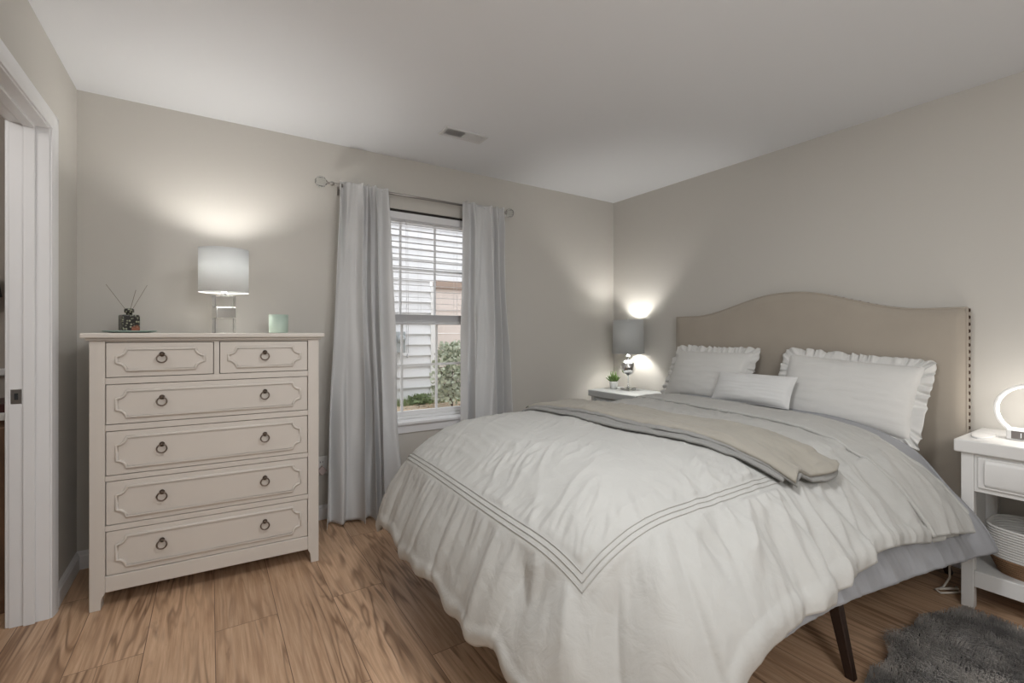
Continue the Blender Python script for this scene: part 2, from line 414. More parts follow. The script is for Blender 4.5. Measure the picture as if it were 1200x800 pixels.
# ------------------------------------------------------------------ window, blind, curtains
wf = MB(); y0, y1 = YW+.065, YW+.135; fw = .03
wf.box(WX0, WX0+fw, y0, y1, WZ0, WZ1).box(WX1-fw, WX1, y0, y1, WZ0, WZ1).box(WX0+fw, WX1-fw, y0, y1, WZ1-fw, WZ1).box(WX0+fw, WX1-fw, y0, y1, WZ0, WZ0+.025)
win = struct(wf.build('window_1', M['vinyl'], bevel=.003))
def sash(name, z0, z1, yc):
    s = MB(); a, b = WX0+fw, WX1-fw; t = .034; ya, yb = yc-.014, yc+.014
    s.box(a, a+t, ya, yb, z0, z1).box(b-t, b, ya, yb, z0, z1).box(a+t, b-t, ya, yb, z0, z0+t).box(a+t, b-t, ya, yb, z1-t, z1)
    o = s.build(name, M['vinyl'], win, bevel=.003)
    g = MB(); gx = [a+t+(b-a-2*t)*k/3 for k in (1, 2)]
    for x in gx: g.box(x-.008, x+.008, yc-.006, yc+.006, z0+t, z1-t)
    zm = (z0+z1)/2
    xs = [a+t]+[q for x in gx for q in (x-.008, x+.008)]+[b-t]
    for i in range(0, 6, 2): g.box(xs[i], xs[i+1], yc-.006, yc+.006, zm-.008, zm+.008)
    g.build('muntin_grid', M['vinyl'], o)
    MB().box(a+t, b-t, yc+.008, yc+.010, z0+t, z1-t).build('pane', M['glass'], o)
sash('lower_sash', WZ0+.025, 1.335, YW+.082); sash('upper_sash', 1.30, WZ1-fw, YW+.115)
MB().box(WX0-.03, WX1+.03, YW-.035, YW, WZ0-.022, WZ0).box(WX0, WX1, YW, YW+.066, WZ0-.022, WZ0+.001).build('window_sill', M['trim'], win, bevel=.004)
MB().box(WX0-.015, WX1+.015, YW-.014, YW, WZ0-.082, WZ0-.022).build('apron', M['trim'], win, bevel=.003)

bl = thing('window_blind', 'white horizontal slat blind pulled halfway down the window', 'window blind', ((WX0+WX1)/2, YW+.03, WZ1))
hw = (WX1-WX0)/2-.008
MB().box(-hw, hw, -.022, .024, -.018, 0).build('shadow_strip', M['gap'], bl)  # dark strip painting the shade of the gap above the headrail
MB().box(-hw, hw, -.028, .026, -.068, -.018).build('headrail', M['blind'], bl, bevel=.003)
sl = MB(); z = -.095; k = 0
while WZ1+z > 1.35:
    sl.hexa([(-hw, -.025, z-.002), (hw, -.025, z-.002), (hw, .025, z+.0015), (-hw, .025, z+.0015)],
            [(-hw, -.025, z+.0008), (hw, -.025, z+.0008), (hw, .025, z+.0043), (-hw, .025, z+.0043)]); z -= .0435
sl.build('slats', M['blind'], bl)
stk = MB(); z = 1.335-WZ1
for i in range(13):
    dx = random.uniform(-.003, .003); dy = random.uniform(-.002, .002)
    stk.box(-hw+dx, hw+dx, -.025+dy, .025+dy, z-.0026, z); z -= .0042
stk.build('stacked_slats', M['blindstack'], bl)
MB().box(-hw, hw, -.026, .026, z-.016, z).build('bottom_rail', M['blindstack'], bl, bevel=.004)
cd = MB()
for x in (-.30, -.02, .27):
    for yy in (-.027, .027): cd.tube([(x, yy, -.068), (x, yy, z)], .0011, 5)
cd.build('ladder_cords', M['blind'], bl)
pc = MB()
for x in (-.135, -.122): pc.tube([(x, -.032, -.06), (x+.004, -.033, -.62), (x+.003, -.033, -1.02)], .0014, 6)
pc.lathe([(.002, .03), (.006, .012), (.006, 0), (.001, -.003)], (-.125, -.033, -1.05), 10)
pc.build('pull_cord', M['blind'], bl, smooth=True)

# curtain rod with crystal finials
RY, RZ = 3.10, 2.152
rod = thing('curtain_rod', 'brushed nickel curtain rod with faceted crystal ball ends above the window', 'curtain rod', (1.287, RY, RZ))
rl = .655
MB().lathe([(.0085, -rl), (.0085, rl)], (0, 0, 0), 20, 'x').build('pole', M['rod'], rod, smooth=True)
for s in (-1, 1):
    f = MB()
    f.lathe([(.009, s*(rl-.03)), (.013, s*(rl-.022)), (.013, s*(rl-.012)), (.008, s*(rl-.006)), (.006, s*(rl+.004)), (.012, s*(rl+.012)), (.014, s*(rl+.016))], (0, 0, 0), 20, 'x')
    fo = f.build('finial', M['rod'], rod, smooth=True)
    b = MB(); nv = 7
    b.lathe([(max(.001, .036*math.sin(math.pi*i/nv)), -s*.036*math.cos(math.pi*i/nv)) for i in range(nv+1)], (s*(rl+.048), 0, 0), 10, 'x')
    bo = b.build('crystal_ball', M['crystal'], fo); bo['label'] = 'clear faceted crystal ball'
for x in (-.575, .615):
    b = MB().box(x-.012, x+.012, .08, .09, -.045, .03)
    b.tube([(x, .082, 0), (x, .03, -.006), (x, .012, -.012), (x, 0, -.014), (x, -.012, -.006), (x, -.013, .004)], .005, 8)
    b.build('bracket', M['rod'], rod, smooth=False)

def curtain(label, xt, xb, ztop, zbot, nf, seed, flare, lean):
    o_ = thing('curtain', label, 'curtain', ((xt[0]+xt[1])/2, 3.07, zbot), group='curtain pair at the window')
    nu, nv = 240, 120
    u = np.linspace(0, 1, nu)[:, None]; v = np.linspace(0, 1, nv)[None, :]     # v 0 top .. 1 bottom
    def P(u, v):
        x = (xt[0]+(xt[1]-xt[0])*u)*(1-v)+(xb[0]+(xb[1]-xb[0])*u)*v
        drift = .35*fbm(u*3+seed, v*1.2+seed*.7, 2)
        ph = nf*2*np.pi*(u+.10*np.sin(2*np.pi*u*1.3+seed)+drift*.22)
        wv = .8*np.sin(ph)+.35*np.sin(1.73*ph+2*drift*6+seed)
        amp = (.017+.020*sst(0, .08, v)+.030*sst(.1, 1, v))*(1+.5*pn(u*nf*.9+seed, v*1.5+3))
        y = 3.072-amp*wv-.05*v*v*flare-.012*sst(0, .1, v)
        x = x+.010*np.cos(ph)*(.4+v)+.010*fbm(u*4+seed, v*2, 2)*v
        y = y+.010*pn(u*9+seed, v*3)*v+.004*pn(u*40, v*6+seed)*(1-v)**4
        z = ztop+(zbot-ztop)*v+.010*np.sin(ph*1.0+1)*sst(.25, 0, v)*.6+.008*pn(u*6+seed, v*0+1.5)*v
        z = z+.010*np.abs(np.sin(ph*.5))*(1-sst(0, .03, v))
        y = np.minimum(y, 3.165)
        return np.stack(np.broadcast_arrays(x, y, z), -1)
    off = np.array(o_.location)
    main = P(u, v)-off
    MB().grid(main).build('panel', M['curtain'], o_, smooth=True, solid=(.0012, 0), fix=False)
    hv = np.linspace(.967, 1.0, 10)[None, :]
    h = P(u, hv)-off; h[..., 1] += .004
    MB().grid(h).build('hem', M['curtain'], o_, smooth=True, solid=(.001, 0), fix=False)
    hv = np.linspace(.0, .045, 10)[None, :]
    h = P(u, hv)-off; h[..., 1] += .004
    MB().grid(h).build('heading_band', M['curtain'], o_, smooth=True, solid=(.001, 0), fix=False)
    return o_
curtain('left sheer pale grey curtain panel falling to the floor beside the dresser', (.695, 1.0), (.60, 1.075), 2.165, .018, 4, 1.3, 1.6, 0)
curtain('right sheer pale grey curtain panel hanging behind the bed', (1.567, 1.925), (1.52, 1.955), 2.165, .018, 4, 6.1, .9, 0)

# ------------------------------------------------------------------ outdoors beyond the glass
GZ = .36
struct(MB().box(-1.5, 6.5, YW+.15, 9, GZ-.3, GZ).build('ground', M['soil']))
NY = 5.4
nb = thing('neighbour_house', 'white lap-sided house wall seen through the window glass', 'house', (2.3, NY, GZ))
sd = MB(); lap = .130; zz = .05; xA = 2.29-2.3
while zz < 4.3:
    xa1 = xA if zz < 1.36 else 4.0
    sd.prism([(-.034, zz), (.06, zz), (.06, zz+lap), (0, zz+lap)], 'x', -3.5, xa1); zz += lap
sd.box(-3.5, xA, .0, .06, -.25, .05)
sd.build('siding', M['siding'], nb)
MB().box(xA, xA+.06, -.03, .06, -.05, 1.42).build('corner_board', M['vinyl'], nb, bevel=.004)
pb = MB()
for k in range(5): pb.prism([(-.010, .0+k*.28), (.05, .0+k*.28), (.05, .277+k*.28), (0, .277+k*.28)], 'x', xA+.06, 4.0)
pb.build('beige_panel', M['panel_beige'], nb)
MB().box(xA+.06, 4.0, -.05, .06, 1.40, 1.50).build('panel_head_trim', M['brick'], nb, bevel=.006)
mt = thing('electric_meter', 'grey utility meter box with dark conduit on the white siding', 'meter', (1.86, NY-.02, .80))
MB().box(-.045, .075, -.10, 0, .17, .42).build('box', M['meter'], mt, bevel=.008)
MB().lathe([(.045, -.15), (.05, -.10)], (.015, 0, .335), 20, 'y').build('dial', M['meter'], mt, smooth=True)
cp = MB()
cp.lathe([(.035+.006*(i % 2), -.45+i*.022) for i in range(50)], (-.115, -.05, 0), 14); cp.build('conduit', M['darkpipe'], mt)
def shrub(name, label, loc, w, h, n, m1, seed, grp='shrubs by the neighbouring house'):
    rr = np.random.RandomState(seed); o_ = thing(name, label, 'shrub', loc, group=grp)
    tw = MB()
    for k in range(9):
        a = rr.rand()*6.28; q = rr.rand()*.8+.2
        tw.tube([(0, 0, 0), (w*.25*q*math.cos(a), w*.2*q*math.sin(a), h*.45), (w*.45*q*math.cos(a), w*.4*q*math.sin(a), h*.9*(.6+.4*rr.rand()))], [.007, .005, .002], 5)
    tw.build('stems', M['twig'], o_)
    lf = MB()
    for k in range(n):
        a = rr.rand()*6.28; q = math.sqrt(rr.rand()); zc = h*(.12+.88*rr.rand()); taper = 1-.35*(zc/h)
        c = Vector((w*.5*q*math.cos(a)*taper, w*.42*q*math.sin(a)*taper, zc))
        d = Vector((rr.randn(), rr.randn(), rr.randn()*.7+.3)).normalized(); s = d.cross(Vector((rr.randn(), rr.randn(), rr.randn()))).normalized()
        L = .034+.030*rr.rand(); W = L*.36
        lf.add([c, c+d*L*.5+s*W, c+d*L, c+d*L*.5-s*W], [(0, 1, 2), (0, 2, 3)])
    f = lf.build('leaves', m1, o_, fix=False); f['kind'] = 'stuff'
    return o_
shrub('leafy_shrub', 'tall pale green shrub outside the window by the beige panel', (2.30, NY-.62, GZ), .55, .72, 1700, M['leaf2'], 3)
shrub('leafy_shrub', 'low green bush at the foot of the white siding outside', (2.10, NY-.16, GZ), .34, .09, 200, M['leaf'], 5)
lv = MB(); rr = np.random.RandomState(11)
for k in range(1500):
    c = Vector((1.4+1.7*rr.rand(), 3.7+1.6*rr.rand(), GZ+.004+.012*rr.rand())); a = rr.rand()*6.28; L = .022+.02*rr.rand()
    d = Vector((math.cos(a), math.sin(a), rr.randn()*.25)); s = Vector((-math.sin(a), math.cos(a), rr.randn()*.25))
    lv.add([c, c+d*L*.5+s*L*.35, c+d*L, c+d*L*.5-s*L*.35], [(0, 1, 2, 3)])
tag(lv.build('fallen_leaves', mat('dry_leaves', srgb(206, 182, 152), .8, var=.35), fix=False), 'dry leaves scattered over the bare ground outside the window', 'leaves', kind='stuff')
gr = MB()
for k in range(900):
    c = Vector((1.5+1.6*rr.rand(), NY-.12-.14*rr.rand(), GZ)); a = rr.rand()*6.28; hgt = .04+.08*rr.rand()
    d = Vector((math.cos(a)*.01, math.sin(a)*.01, 0)); t = Vector((rr.randn()*.02, rr.randn()*.02, hgt))
    gr.add([c-d*.4, c+d*.4, c+t], [(0, 1, 2)])
tag(gr.build('grass_tufts', M['leaf'], fix=False), 'green grass tufts along the base of the neighbouring wall', 'grass', kind='stuff')

# ------------------------------------------------------------------ ceiling vent, outlet
cv = thing('ceiling_vent', 'white rectangular louvred air register in the ceiling above the curtains', 'ceiling vent', (1.33, 2.60, H))
f = MB(); hx_, hy_ = .145, .062
f.box(-hx_, hx_, -hy_, -hy_+.018, -.008, 0).box(-hx_, hx_, hy_-.018, hy_, -.008, 0).box(-hx_, -hx_+.018, -hy_+.018, hy_-.018, -.008, 0).box(hx_-.018, hx_, -hy_+.018, hy_-.018, -.008, 0).box(-.004, .004, -hy_+.018, hy_-.018, -.007, 0)
f.build('frame', M['ventgrey'], cv, bevel=.002)
MB().box(-hx_+.018, hx_-.018, -hy_+.018, hy_-.018, -.0012, 0).build('backing', M['dark'], cv)
for half, sg in ((-1, 1), (1, -1)):
    s = MB()
    for k in range(9):
        x = half*(.010+.0128*k+.006); t = .006*sg
        s.hexa([(x-t-.0007, -.044, -.0075), (x-t+.0007, -.044, -.0075), (x-t+.0007, .044, -.0075), (x-t-.0007, .044, -.0075)],
               [(x+t-.0007, -.044, -.0012), (x+t+.0007, -.044, -.0012), (x+t+.0007, .044, -.0012), (x+t-.0007, .044, -.0012)])
    s.build('louvre_bank', M['ventgrey'], cv)
ol = thing('wall_outlet', 'white wall outlet between the dresser and the left curtain', 'outlet', (.603, YW, .35))
MB().box(-.036, .036, -.006, 0, -.058, .058).build('cover_plate', M['white_plastic'], ol, bevel=.003)
for zc in (-.02, .02):
    s = MB().box(-.016, .016, -.008, -.006, zc-.014, zc+.014).build('socket', M['white_plastic'], ol, bevel=.004)
    MB().box(-.008, -.005, -.0085, -.0078, zc-.004, zc+.006).box(.005, .008, -.0085, -.0078, zc-.004, zc+.006).build('slot', M['dark'], s)
pk = thing('plug_in_freshener', 'pale pink diamond-shaped plug stuck in the wall outlet', 'plug-in', (.603, YW-.0085, .325))
MB().prism([(0, -.036), (.03, -.004), (0, .028), (-.03, -.004)], 'y', -.03, 0).build('body', M['pink'], pk, bevel=.004)

# ------------------------------------------------------------------ dresser
DW, DD, DT = .919, .43, 1.203
dr = thing('dresser', 'tall off-white dresser with six moulded drawers and ring pulls', 'dresser', (-.436, 2.663, 0), (0, 0, R(-3)))
MB().box(-.026, DW+.026, -.026, DD+.01, 1.180, DT).build('top', M['dresser'], dr, bevel=.006, seg=3)
MB().box(-.012, DW+.012, -.012, DD, 1.170, 1.180).build('top_moulding', M['dresser'], dr, bevel=.003)
pw = .053
def leg_poly(s):   # front leg outline, s=+1 left leg, in x,z
    pts = [(0, 0), (pw*.72, 0), (pw*.74, .03), (pw*.80, .05), (pw*.98, .068), (pw, .085), (pw, 1.17), (0, 1.17)]
    return pts if s > 0 else [(DW-x, z) for x, z in pts][::-1]
for s in (1, -1):
    MB().prism(leg_poly(s), 'y', 0, pw).build('leg', M['dresser'], dr, bevel=.003)
    MB().prism(leg_poly(s), 'y', DD-pw, DD).build('leg', M['dresser'], dr, bevel=.003)
fr = MB()
fr.box(.004, .02, pw, DD-pw, .085, 1.17).box(DW-.02, DW-.004, pw, DD-pw, .085, 1.17).box(pw, DW-pw, DD-.015, DD-.005, .085, 1.17)
fr.box(pw, DW-pw, .025, DD-.015, .085, .10)
fr.build('carcass', M['dresser'], dr)
MB().box(pw, DW-pw, .030, .034, .10, 1.16).build('drawer_recess', M['dresser_gap'], dr)
rails = [(1.163, 1.170), (.978, 1.006), (.773, .800), (.554, .577), (.336, .360)]
rl_ = MB()
for a, b in rails: rl_.box(pw, DW-pw, .003, .03, a, b)
rl_.box(.452, .474, .003, .03, 1.006, 1.163)
rl_.build('front_rails', M['dresser'], dr, bevel=.0015)
MB().box(pw, DW-pw, 0, .03, .072, .141).build('plinth_rail', M['dresser'], dr, bevel=.003)
def moulding(x0, x1, z0, z1, c, r=.0055):
    """raised bead with scooped corners"""
    pts = []
    for cx, cz, a0 in ((x0, z0, 90), (x1, z0, 180), (x1, z1, 270), (x0, z1, 0)):
        # concave quarter arcs of radius c around each corner, with small steps
        seq = [R(a0-90*k/8) for k in range(9)]
        pts += [(cx+c*math.cos(a), cz+c*math.sin(a)) for a in seq]
    return pts
def ring_pull(x, z, parent):
    hd = MB(); hd.lathe([(.011, 0), (.011, -.003), (.006, -.006), (.006, -.012), (.001, -.014)], (x, -.001, z+.016), 14, 'y')
    o_ = hd.build('pull', M['pull'], parent, smooth=True)
    rg = [(x+.0185*math.cos(a), -.010+.002*math.sin(a), z-.003+.0185*math.sin(a)) for a in np.linspace(0, 2*math.pi, 29)[:-1]]
    MB().tube(rg, .0030, 8, True).build('ring', M['pull'], o_, smooth=True)
def drawer(x0, x1, z0, z1, pulls):
    o_ = MB().box(x0+.003, x1-.003, .004, .03, z0+.003, z1-.003).build('drawer', M['dresser'], dr, bevel=.0015)
    mx, mz = .038, .030
    P = moulding(x0+mx, x1-mx, z0+mz, z1-mz, .034)
    m_ = MB(); m_.tube([(p[0], .0015, p[1]) for p in P], .0062, 8, True)
    m_.build('moulding', M['dresser'], o_, smooth=True)
    for p in pulls: ring_pull(p, (z0+z1)/2+.006, o_)
drawer(pw, .452, 1.006, 1.163, [.253]); drawer(.474, DW-pw, 1.006, 1.163, [.668])
for a, b in ((.800, .978), (.577, .773), (.360, .554), (.141, .336)): drawer(pw, DW-pw, a, b, [.253, .668])

# things on the dresser
def on_dresser(x, y): # dresser-local to world
    v = Matrix.Rotation(R(-3), 4, 'Z') @ Vector((x, y, 0)); return (v.x-.436, v.y+2.663, DT)
lp = thing('table_lamp', 'white drum-shade lamp on a clear acrylic base, on the dresser', 'lamp', (.062, 2.88, DT), (0, 0, R(12)))
s = .046
MB().box(-s, s, -s, s, 0, .075).build('base_block', M['acrylic'], lp, bevel=.003)
MB().box(-s+.0005, s-.0005, -s+.0005, s-.0005, .0755, .135).build('chrome_band', M['chrome'], lp, bevel=.004)
MB().box(-s, s, -s, s, .1355, .195).build('base_block', M['acrylic'], lp, bevel=.003)
MB().lathe([(.014, 0), (.014, .022)], (0, 0, .195), 16).lathe([(.02, 0), (.02, .002)], (0, 0, .195), 16).build('neck', M['chrome'], lp, smooth=True)
MB().lathe([(.013, .0), (.013, .03)], (0, 0, .217), 16).build('socket', M['white_plastic'], lp, smooth=True)
MB().sphere((0, 0, .285), (.026, .038)).build('bulb', M['bulb'], lp, smooth=True)
sr, z0, z1 = .114, .212, .437
sh = MB().lathe([(sr, z0), (sr, z1)], (0, 0, 0), 56, cap=False).build('lamp_shade', M['shade_w'], lp, smooth=True, solid=(.002, -1))
for zz in (z0+.001, z1-.001):
    MB().tube([((sr-.001)*math.cos(a), (sr-.001)*math.sin(a), zz) for a in np.linspace(0, 2*math.pi, 57)[:-1]], .0018, 6, True).build('rim', M['shade_w'], sh, smooth=True)
sp_ = MB()
for k in range(3):
    a = 2*math.pi*k/3; sp_.tube([(0, 0, .335), (sr*.98*math.cos(a), sr*.98*math.sin(a), z1-.006)], .0015, 5)
sp_.tube([(.0, 0, .247), (.035, 0, .27), (.03, 0, .315), (0, 0, .335)], .0013, 5).tube([(.0, 0, .247), (-.035, 0, .27), (-.03, 0, .315), (0, 0, .335)], .0013, 5)
sp_.build('shade_spider', M['rod'], lp, smooth=True)
light('dresser_lamp_bulb', 'POINT', (.062, 2.88, DT+.35), 8.5, (1, .97, .92), shadow_soft_size=.03)

sau = tag(MB().lathe([(.02, .0), (.07, .0), (.098, .006), (.104, .011), (.098, .009), (.07, .004), (.001, .004)], (0, 0, 0), 40).build('saucer', M['teal'], smooth=True), 'flat pale teal saucer under the reed diffuser on the dresser', 'saucer')
sau.location = (-.318, 2.845, DT)
df = thing('reed_diffuser', 'square dark mosaic bottle with thin reed sticks on the teal saucer', 'reed diffuser', (-.322, 2.845, DT+.004), (0, 0, R(20)))
MB().box(-.034, .034, -.034, .034, 0, .082).build('bottle', M['bottle'], df, bevel=.006, seg=3)
MB().lathe([(.012, .082), (.012, .09), (.019, .093), (.019, .108), (.014, .112), (.010, .112), (.010, .095)], (0, 0, 0), 20).build('collar', M['bottle'], df, smooth=True)
for dx, dy, hh in ((-.085, .0, .21), (.075, .02, .22), (.018, -.03, .19)):
    MB().tube([(dx*-.1, dy*-.1, .02), (dx*.2, dy*.2, .112), (dx, dy, hh+.01)], .0013, 6).build('reed', M['reed'], df)
cn = thing('jar_candle', 'mint green glass jar candle on the right of the dresser top', 'candle', (.315, 2.835, DT))
MB().lathe([(.044, 0), (.0475, .004), (.0485, .1), (.0455, .1), (.0445, .07)], (0, 0, 0), 36).build('jar', M['mint'], cn, smooth=True)
MB().lathe([(.0443, .066), (.0443, .076), (.001, .0755)], (0, 0, 0), 36).build('wax', M['wax'], cn, smooth=True)
MB().tube([(0, 0, .075), (.001, 0, .088)], .0012, 6).build('wick', M['dark'], cn)

# ------------------------------------------------------------------ bed: frame, headboard, mattress
CY = 1.56
bed = thing('bed', 'bed with beige nail-trimmed upholstered headboard and dark angled metal legs', 'bed', (1.98, CY, 0))
BX, BY = 1.98, CY
fr = MB(); x0, x1, yb0, yb1 = .93-BX, 3.10-BX, -.76, .76
fr.box(x0, x1, yb0, yb0+.035, .27, .33).box(x0, x1, yb1-.035, yb1, .27, .33).box(x0, x0+.035, yb0+.035, yb1-.035, .27, .33).box(x1-.035, x1, yb0+.035, yb1-.035, .27, .33).box(x0+.035, x1-.035, -.02, .02, .27, .325)
fr.build('frame', M['bedmetal'], bed, bevel=.004)
for k in range(14):
    x = x0+.06+k*(x1-x0-.16)/13
    MB().box(x, x+.06, yb0+.004, yb1-.004, .33, .345).build('slat', M['slat'], bed)
def bleg(xt, yt, xb, yb, t=.021):
    m_ = MB(); q = .014
    m_.hexa([(xb-q, yb-q, 0), (xb+q, yb-q, 0), (xb+q, yb+q, 0), (xb-q, yb+q, 0)], [(xt-t, yt-t, .28), (xt+t, yt-t, .28), (xt+t, yt+t, .28), (xt-t, yt+t, .28)])
    m_.build('leg', M['bedmetal'], bed, bevel=.003)
for xt, yt, xb, yb in ((1.925, .80, 1.873, .714), (1.925, 2.32, 1.873, 2.40), (.96, .83, .90, .76), (.97, 2.28, .895, 2.25), (.98, 1.53, .915, 1.515), (3.06, .83, 3.10, .76), (3.06, 2.29, 3.10, 2.36)):
    bleg(xt-BX, yt-BY, xb-BX, yb-BY)
# headboard: camel-back outline in y,z
hy0, hy1 = .706, 2.417
def hb_top(y):
    t = abs(y-(hy0+hy1)/2)/((hy1-hy0)/2)      # 0 centre .. 1 edge
    return 1.328+.135*(0.5+0.5*np.cos(np.pi*np.clip((t-.02)/.80, 0, 1)))-.012*sst(.8, 1, t)*0
ny, nz = 90, 50; xf, xb_ = 3.125, 3.215
ys = np.linspace(hy0, hy1, ny); G = np.zeros((ny, nz, 3)); zz = np.linspace(.12, 1, nz)
for i, y in enumerate(ys):
    t = hb_top(y); z = .12+(t-.12)*np.linspace(0, 1, nz)
    ey = np.minimum(y-hy0, hy1-y); e = np.minimum(ey, t-z); puff = np.sqrt(np.clip(1-(1-np.clip(e/.05, 0, 1))**2, 0, 1))
    G[i, :, 0] = xf+.028*(1-puff)-.006*sst(.05, .3, e); G[i, :, 1] = y; G[i, :, 2] = z
hb = MB().grid(G-np.array([BX, BY, 0]))
Bk = G.copy(); Bk[..., 0] = xb_
hb.grid(Bk[::-1]-np.array([BX, BY, 0]))
for a, b in ((G[0], Bk[0]), (G[-1], Bk[-1]), (G[:, -1], Bk[:, -1]), (G[:, 0], Bk[:, 0])):
    hb.grid(np.stack([a, b])-np.array([BX, BY, 0]))
hbo = hb.build('headboard', M['headboard'], bed, smooth=True)
pp = [(xf+.028-BX, hy0-BY, z) for z in np.linspace(.2, hb_top(hy0), 30)]+[(xf+.028-BX, y-BY, hb_top(y)) for y in ys]+[(xf+.028-BX, hy1-BY, z) for z in np.linspace(hb_top(hy1), .2, 30)]
MB().tube(pp, .006, 8).build('welt', M['headboard'], hbo, smooth=True)
nh = MB(); nh.lathe([(.0095, 0), (.0085, .0035), (.005, .0058), (.0005, .0064)], (0, 0, 0), 12)
nail0 = nh.build('nail_head', M['nail'], hbo, smooth=True); nail0['label'] = 'dark bronze domed nail head'
spots = [((xf+.058-BX, hy0-BY, z), (R(90), 0, 0)) for z in np.arange(hb_top(hy0)-.012, .45, -.0345)]
spots += [((xf+.058-BX, hy1-BY, z), (R(-90), 0, 0)) for z in np.arange(hb_top(hy1)-.012, .95, -.0345)]
yy = hy0+.015
while yy < hy1-.01:
    dz = (hb_top(yy+.01)-hb_top(yy-.01))/.02
    spots.append(((xf+.058-BX, yy-BY, float(hb_top(yy))), (math.atan(dz), 0, 0))); yy += .041
for i, (p, r) in enumerate(spots[:99]):
    n_ = nail0 if i == 0 else nail0.copy()
    if i: COL.objects.link(n_); n_.parent = hbo
    n_.location = p; n_.rotation_euler = r

# mattress
mm = MB().box(1.04, 3.09, .87, 2.24, .346, .57)
mo = mm.build('mattress', M['mattress'], bevel=.10, seg=5); tag(mo, 'thick white mattress hidden under the comforter on the bed', 'mattress')

# ---- comforter drape: cloth coordinates (xa along the bed, yb across)
XI, YN, YF = 1.20, 1.22, 2.06
PF = np.array([(0, 0), (.12, .010), (.22, .045), (.32, .095), (.42, .16), (.48, .26), (.525, .36), (.55, .44), (.565, .53), (.575, .65), (.58, .85)])
PN = np.array([(0, 0), (.12, .012), (.25, .045), (.37, .10), (.48, .185), (.56, .275), (.615, .37), (.65, .46), (.67, .56), (.685, .68), (.69, .85)])
PB = np.array([(0, 0), (.10, .010), (.19, .050), (.25, .12), (.285, .22), (.31, .34), (.325, .46), (.33, .6), (.335, .85)])
def tab(P):
    s = np.concatenate([[0], np.cumsum(np.hypot(*np.diff(P, axis=0).T))])
    ss = np.linspace(0, s[-1], 120); r = np.interp(ss, s, P[:, 0]); d = np.interp(ss, s, P[:, 1])
    k = np.ones(9)/9
    rp = np.convolve(np.pad(r, 4, mode='edge'), k, 'valid'); dp = np.convolve(np.pad(d, 4, mode='edge'), k, 'valid')
    rp[0] = 0; dp[0] = 0
    return ss, rp, dp
TF, TN, TB = tab(PF), tab(PN), tab(PB)
def prof(T, q): return np.interp(q, T[0], T[1]), np.interp(q, T[0], T[2])
def raw(xa, yb):
    xa, yb = np.broadcast_arrays(np.asarray(xa, float), np.asarray(yb, float))
    da = np.clip(XI-xa, 0, None); dn = np.clip(YN-yb, 0, None); dfar = np.clip(yb-YF, 0, None); db = dn+dfar
    p = 2.25
    q = (da**p+db**p)**(1/p); phi = np.arctan2(db, da+1e-9); w = np.sin(phi)**2
    rf, zf = prof(TF, q); rn, zn = prof(TN, q); rb, zb = prof(TB, q)
    far = dfar > 0
    r2 = np.where(far, rb, rn); z2 = np.where(far, zb, zn)
    r = rf*(1-w)+r2*w; d = zf*(1-w)+z2*w
    x = np.clip(xa, XI, None)-r*np.cos(phi)*(q > 0); y = np.clip(yb, YN, YF)+np.where(far, 1, -1)*r*np.sin(phi)*(q > 0)
    top = .752+.018*sst(1.1, 2.0, yb)-.010*sst(2.3, 2.9, xa)
    t = np.clip(yb, YN, YF)+np.where(far, 1, -1)*phi*.42*(db > 0)
    t = np.where((db > 0) & (da <= 0), t+np.where(far, 1, -1)*(np.clip(xa, XI, None)-XI), t)
    return np.stack([x, y, top-d], -1), q, t, da, db
SF, SN = .425, .325    # seam distance in cloth units from the flat top: foot, near side
def wrinkle(xa, yb, q, t, da, db):
    m = np.maximum(da-SF, db-SN)
    ruf = sst(-.005, .05, m)
    fine = .9*pn(t*24+7, m*3)+pn(t*46, m*5)
    broad = pn(t*7.5+3, m*1.1)*1.3+.8*pn(t*15, m*1.6+9)-.7*np.clip(1-np.abs(pn(t*6+1, m*1.3+2))*3.2, 0, 1)**2
    band = 1-.75*sst(-.03, -.012, m)*(1-sst(.04, .06, m))
    h = ruf*(.0060*fine*(1-sst(.05, .26, m))+.019*broad*sst(0, .15, m)*(1+.6*(np.minimum(da, db) > .12)))
    # gathers reaching inwards from the seam
    inn = sst(-.17, -.02, m)*(1-sst(-.008, .004, m))
    h = h+.0075*inn*(pn(t*26, m*4)+.6*pn(t*50, m*6))
    # soft diagonal tension wrinkles on the flat
    c, s_ = np.cos(.5), np.sin(.5); a1 = xa*c+yb*s_; b1 = -xa*s_+yb*c
    r1 = 1-np.abs(pn(a1*2.2+4+.5*pn(xa*3, yb*3), b1*9))*2.2; r1 = np.clip(r1, 0, 1)**3
    r2 = 1-np.abs(pn(xa*9+.8*pn(yb*4, xa*2), yb*2.3+9))*2.2; r2 = np.clip(r2, 0, 1)**3
    mask = np.clip(.45+1.3*pn(xa*2.4+8, yb*2.4), 0, 1)
    r3 = np.clip(1-np.abs(pn(a1*5+2, b1*22+.8*pn(xa*6, yb*6)))*2.6, 0, 1)**2
    h = h+(1-ruf)*(.0085*r1*mask+.0062*r2*(1-mask)+.0085*r3*np.clip(.3+1.6*pn(xa*3+2, yb*3), 0, 1)+.008*fbm(xa*2.2, yb*2.2, 2))
    # long slanting folds down the near side
    near = np.clip(YN-yb, 0, None)
    sl_ = sst(.10, .38, near)*sst(1.0, 1.35, xa)
    q1 = pn((xa+near*.45)*11, near*2.2+4); q2 = np.clip(1-np.abs(pn((xa+near*.6)*7+9, near*2.5))*2.3, 0, 1)**2
    h = h+sl_*(.020*q1+.022*q2+.008*pn((xa+near*.5)*30, near*5))
    return h*band
